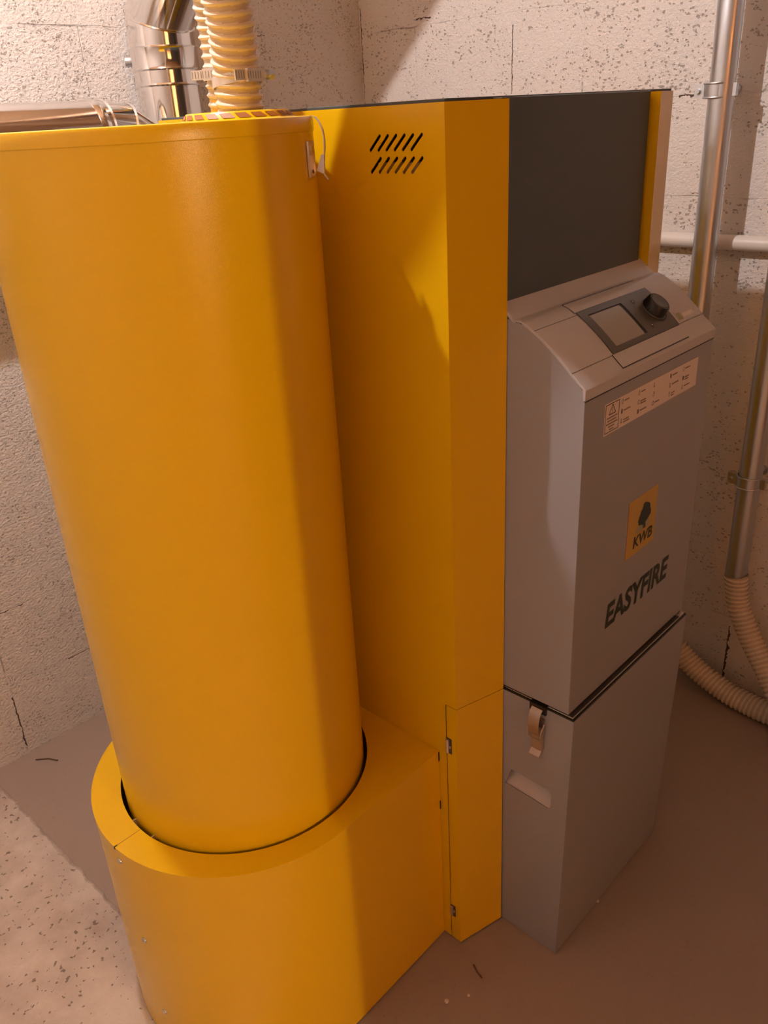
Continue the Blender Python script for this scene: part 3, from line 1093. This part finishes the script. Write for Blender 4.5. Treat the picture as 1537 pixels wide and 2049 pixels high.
hose_clamp(-.0985, .2455, 1.4475, .0302, .004, t, math.radians(-84))
t = thing('suction_hose', 'beige ribbed hose on the hopper lid, rear one, mostly hidden behind the front hose', 'hose', (-.062, .3130, 1.414), 'ribbed hoses on the hopper lid')
spiral([(-.062, .3130, 1.414), (-.063, .313, 1.46), (-.066, .313, 1.52), (-.082, .306, 1.60), (-.104, .314, 1.70), (-.135, .322, 1.85), (-.175, .310, 2.02), (-.19, .28, 2.42)], .0285, .0112, 'hose_body', t)
hose_clamp(-.062, .3130, 1.4560, .0288, .002, t, math.radians(204))

# ------------------------------------------------------------------ flue pipes behind
def ring_band(mb, a, b, r, mat, n=48):
    mb.tube([a, b], r, mat, n, cap=True)
def straight(a, b, r, n=64):
    m = MB(); m.tube([a, b], r, CHROME, n); return m
FY, FZ, FR = .968, 1.392, .0625
flue = thing('flue_pipe', 'shiny steel flue pipe running level along the back wall with a segmented bend', 'flue pipe', (.22, FY, 0))
straight((XL, FY, FZ), (.100, FY, FZ), FR).build('pipe_section', flue)
m = MB(); m.tube([(.092, FY, FZ), (.1, FY, FZ), (.104, FY, FZ), (.112, FY, FZ)], lambda i, th: (FR+.001, FR+.0035, FR+.0035, FR+.001)[i], CHROME, 64); m.build('joint_collar', flue)
segs = []
Rb = .105
cxb, czb = .120, FZ-Rb
pts = [(.104, FY, FZ)]
for k in range(0, 5):
    a = PI/2 - (PI/2)*k/4
    pts.append((cxb+Rb/cos(PI/16)*cos(a) if 0 < k < 4 else cxb+Rb*cos(a), FY, czb+(Rb/cos(PI/16) if 0 < k < 4 else Rb)*sin(a)))
def mitre_tube(mb, pts, r, mat, n=64):
    """tube with true mitre joints, every gore its own faces"""
    P_ = [Vector(p) for p in pts]
    for i in range(len(P_)-1):
        d = (P_[i+1]-P_[i]).normalized()
        dp = (P_[i]-P_[i-1]).normalized() if i else d
        dn = (P_[i+2]-P_[i+1]).normalized() if i < len(P_)-2 else d
        n0 = (dp+d).normalized(); n1 = (d+dn).normalized()
        up = Vector((0, 1, 0)) if abs(d.y) < .9 else Vector((1, 0, 0))
        e = d.cross(up).normalized(); g = d.cross(e)
        vs = []
        for nrm, base_ in ((n0, P_[i]), (n1, P_[i+1])):
            for k in range(n):
                o = e*(r*cos(2*PI*k/n))+g*(r*sin(2*PI*k/n))
                q_ = base_+o
                q_ = q_ - d*((q_-base_).dot(nrm)/d.dot(nrm))
                vs.append(q_)
        mb.add(vs, [(k, (k+1) % n, n+(k+1) % n, n+k) for k in range(n)], mat)
        # raised seam ring on the mitre
        if i:
            ring = [(P_[i]+(v-P_[i])*1.0) for v in vs[:n]]
            rr = []
            for v in ring:
                o = (v-P_[i]).normalized()
                rr.append((v+n0*.0024, v+o*.0036, v-n0*.0024))
            vv = [x for t3 in rr for x in t3]
            mb.add(vv, [(3*k+j, 3*((k+1) % n)+j, 3*((k+1) % n)+j+1, 3*k+j+1) for k in range(n) for j in (0, 1)], mat)
m = MB(); mitre_tube(m, pts, FR, CHROME); m.build('elbow', flue)
xd = cxb+Rb
straight((xd, FY, czb), (xd, FY, .60), FR).build('pipe_section', flue)
m = MB(); mitre_tube(m, [(xd, FY, .62), (xd, FY, .52), (xd, DEPTH+.0005, .52)], FR, CHROME); m.build('elbow', flue)

VX, VY, VR = .355, 1.060, .0700
duct = thing('steel_duct', 'upright shiny steel duct behind the hoses, bending forward near the ceiling', 'duct', (VX, VY, 0))
zm = 1.605
straight((VX, VY, 0), (VX, VY, 1.535), VR-.001).build('pipe_section', duct)
m = MB(); mitre_tube(m, [(VX, VY, 1.520), (VX, VY, zm), (VX, VY-.62, zm+.62)], VR, CHROME); m.build('elbow', duct)
m = MB(); m.tube([(VX, VY-.60, zm+.60), (VX, VY-.62-.22, zm+.62+.22)], VR-.001, CHROME, 64); m.build('pipe_section', duct)
m = MB()
m.tube([(VX, VY, 1.508), (VX, VY, 1.511), (VX, VY, 1.516), (VX, VY, 1.546), (VX, VY, 1.551), (VX, VY, 1.554)],
       lambda i, th: (VR, VR+.004, VR+.0025, VR+.0025, VR+.004, VR)[i], CHROME, 64)
d = Vector((-.80, .60, 0)); c = Vector((VX, VY, 1.531))
m.tube([c+d*(VR+.001), c+d*(VR+.012)], .011, ZINC, 16)
m.tube([c+d*(VR+.010)+Vector((0, 0, -.012)), c+d*(VR+.010)+Vector((0, 0, .012))], .004, ZINC, 12)
m.build('clamp_band', duct)
m = MB(); m.tube([(VX, VY, 1.478), (VX, VY, 1.481), (VX, VY, 1.484)], lambda i, th: (VR-.001, VR+.0012, VR-.001)[i], CHROME, 64); m.build('bead', duct)

# ------------------------------------------------------------------ pipes on the right wall
PXX, PRR = .975, .0245
def pipe_clamp(yc, z, parent, tiltx=0):
    m = MB()
    R_ = PRR+.0010
    for dz in (-.0125, .0125):
        m.tube([(PXX+R_*1.04*cos(2*PI*k/40), yc+R_*1.04*sin(2*PI*k/40), z+dz) for k in range(41)], .0022, ZINC, 8, cap=False)
    m.lathe([(R_, z-.012), (R_+.0012, z-.012), (R_+.0012, z+.012), (R_, z+.012)], (PXX, yc), ZINC, 48)
    ob = m.build('clamp_band', parent)
    m = MB()
    m.box(PXX-.007, PXX+.007, yc+R_, yc+R_+.020, z-.0125, z+.0125, ZINC)
    m.tube([(PXX-.013, yc+R_+.012, z), (PXX+.013, yc+R_+.012, z)], .0045, ZINC, 12)
    m.build('screw_ear', ob)
    m = MB()
    m.box(PXX-.006, PXX+.006, yc-R_-.012, yc-R_, z-.0115, z+.0115, ZINC)
    m.build('screw_ear', ob)
    m = MB()
    m.tube([(PXX+R_, yc, z), (XR-.004, yc, z)], .004, ZINC, 12)
    m.tube([(XR-.004, yc, z), (XR-.0002, yc, z)], .012, ZINC, 20)
    m.build('wall_bracket', ob)
t = thing('suction_pipe', 'upright galvanised pipe on the right wall just behind the control hood', 'pipe', (PXX, .093, .16), 'galvanised pipes on the right wall')
m = MB(); m.tube([(PXX, .093, .160), (PXX, .093, ZC)], PRR, ZINC, 40); m.build('pipe_section', t)
pipe_clamp(.100, 1.408, t)
t = thing('suction_pipe', 'upright galvanised pipe at the right edge ending above a drooping hose', 'pipe', (PXX, -.068, .365), 'galvanised pipes on the right wall')
m = MB(); m.tube([(PXX, -.068, .365), (PXX, -.068, ZC)], PRR, ZINC, 40); m.build('pipe_section', t)
pipe_clamp(-.066, .612, t)
t = thing('suction_hose', 'beige ribbed hose drooping from the pipe end at the right edge', 'hose', (PXX, -.068, .42), 'ribbed hoses by the right wall')
spiral([(PXX, -.068, .372), (PXX, -.073, .340), (PXX-.003, -.086, .290), (PXX-.012, -.124, .225), (PXX-.030, -.175, .165), (PXX-.06, -.24, .100), (PXX-.11, -.33, .045), (PXX-.18, -.43, .030), (PXX-.29, -.57, .030), (PXX-.42, -.70, .030)], .0275, .0112, 'hose_body', t, ridge=.0022, n=28)
t = thing('suction_hose', 'beige ribbed hose lying on the floor behind the grey ash box', 'hose', (PXX, .093, .03), 'ribbed hoses by the right wall')
spiral([(PXX, .093, .166), (PXX, .085, .135), (.984, .050, .098), (.982, .004, .066), (.975, -.070, .040), (.968, -.137, .031), (.965, -.200, .030), (.975, -.30, .030), (.993, -.42, .030), (.995, -.65, .030), (.985, -.95, .030)], .0290, .0112, 'hose_body', t, ridge=.0022, n=28)
t = thing('heating_pipe', 'white painted level pipe running along the right wall behind the galvanised pipes', 'pipe', (1.040, -.5, 1.113))
m = MB(); m.tube([(1.040, YW, 1.113), (1.040, YF, 1.113)], .0160, WPIPE, 24); m.build('pipe_section', t)
for y in (.60, -.55):
    m = MB(); m.tube([(1.040, y-.006, 1.113), (1.040, y+.006, 1.113)], .0175, ZINC, 24); m.build('pipe_clip', t)

# ------------------------------------------------------------------ litter on the floor
def crumb(x, y, r, label):
    m = MB()
    n1, n2 = 6, 9
    vs = []
    for i in range(n1+1):
        for k in range(n2):
            a, b = PI*i/n1, 2*PI*k/n2
            q_ = r*random.uniform(.75, 1.15)
            vs.append((x+q_*sin(a)*cos(b), y+q_*sin(a)*sin(b), max(0.0003, r*.5+q_*.6*cos(a))))
    fs = [(i*n2+k, i*n2+(k+1) % n2, (i+1)*n2+(k+1) % n2, (i+1)*n2+k) for i in range(n1) for k in range(n2)]
    m.add(vs, fs, CRUMB)
    tag(m.build('plaster_crumb', loc=(x, y, 0)), label, 'crumb', 'plaster crumbs on the floor')
crumb(-.105, -.052, .0048, 'larger plaster crumb on the dark floor in front of the yellow casing')
crumb(-.072, -.074, .0028, 'tiny plaster crumb on the dark floor right of the larger one')
crumb(.243, -.144, .0045, 'plaster crumb touching the foot of the grey ash box')
def stalk(pts, r, label):
    m = MB(); m.tube(pts, r, TWIGM, 6)
    tag(m.build('dry_stalk', loc=pts[0]), label, 'stalk', 'dry stalks on the floor')
stalk([(-.020, -.045, .002), (-.027, -.058, .0022), (-.031, -.072, .002)], .0016, 'short dark stalk lying on the floor before the corner of the boiler')
stalk([(-.285, 1.112, .002), (-.262, 1.090, .0022), (-.250, 1.066, .002)], .0016, 'dry stalk lying by the foot of the back wall at left')
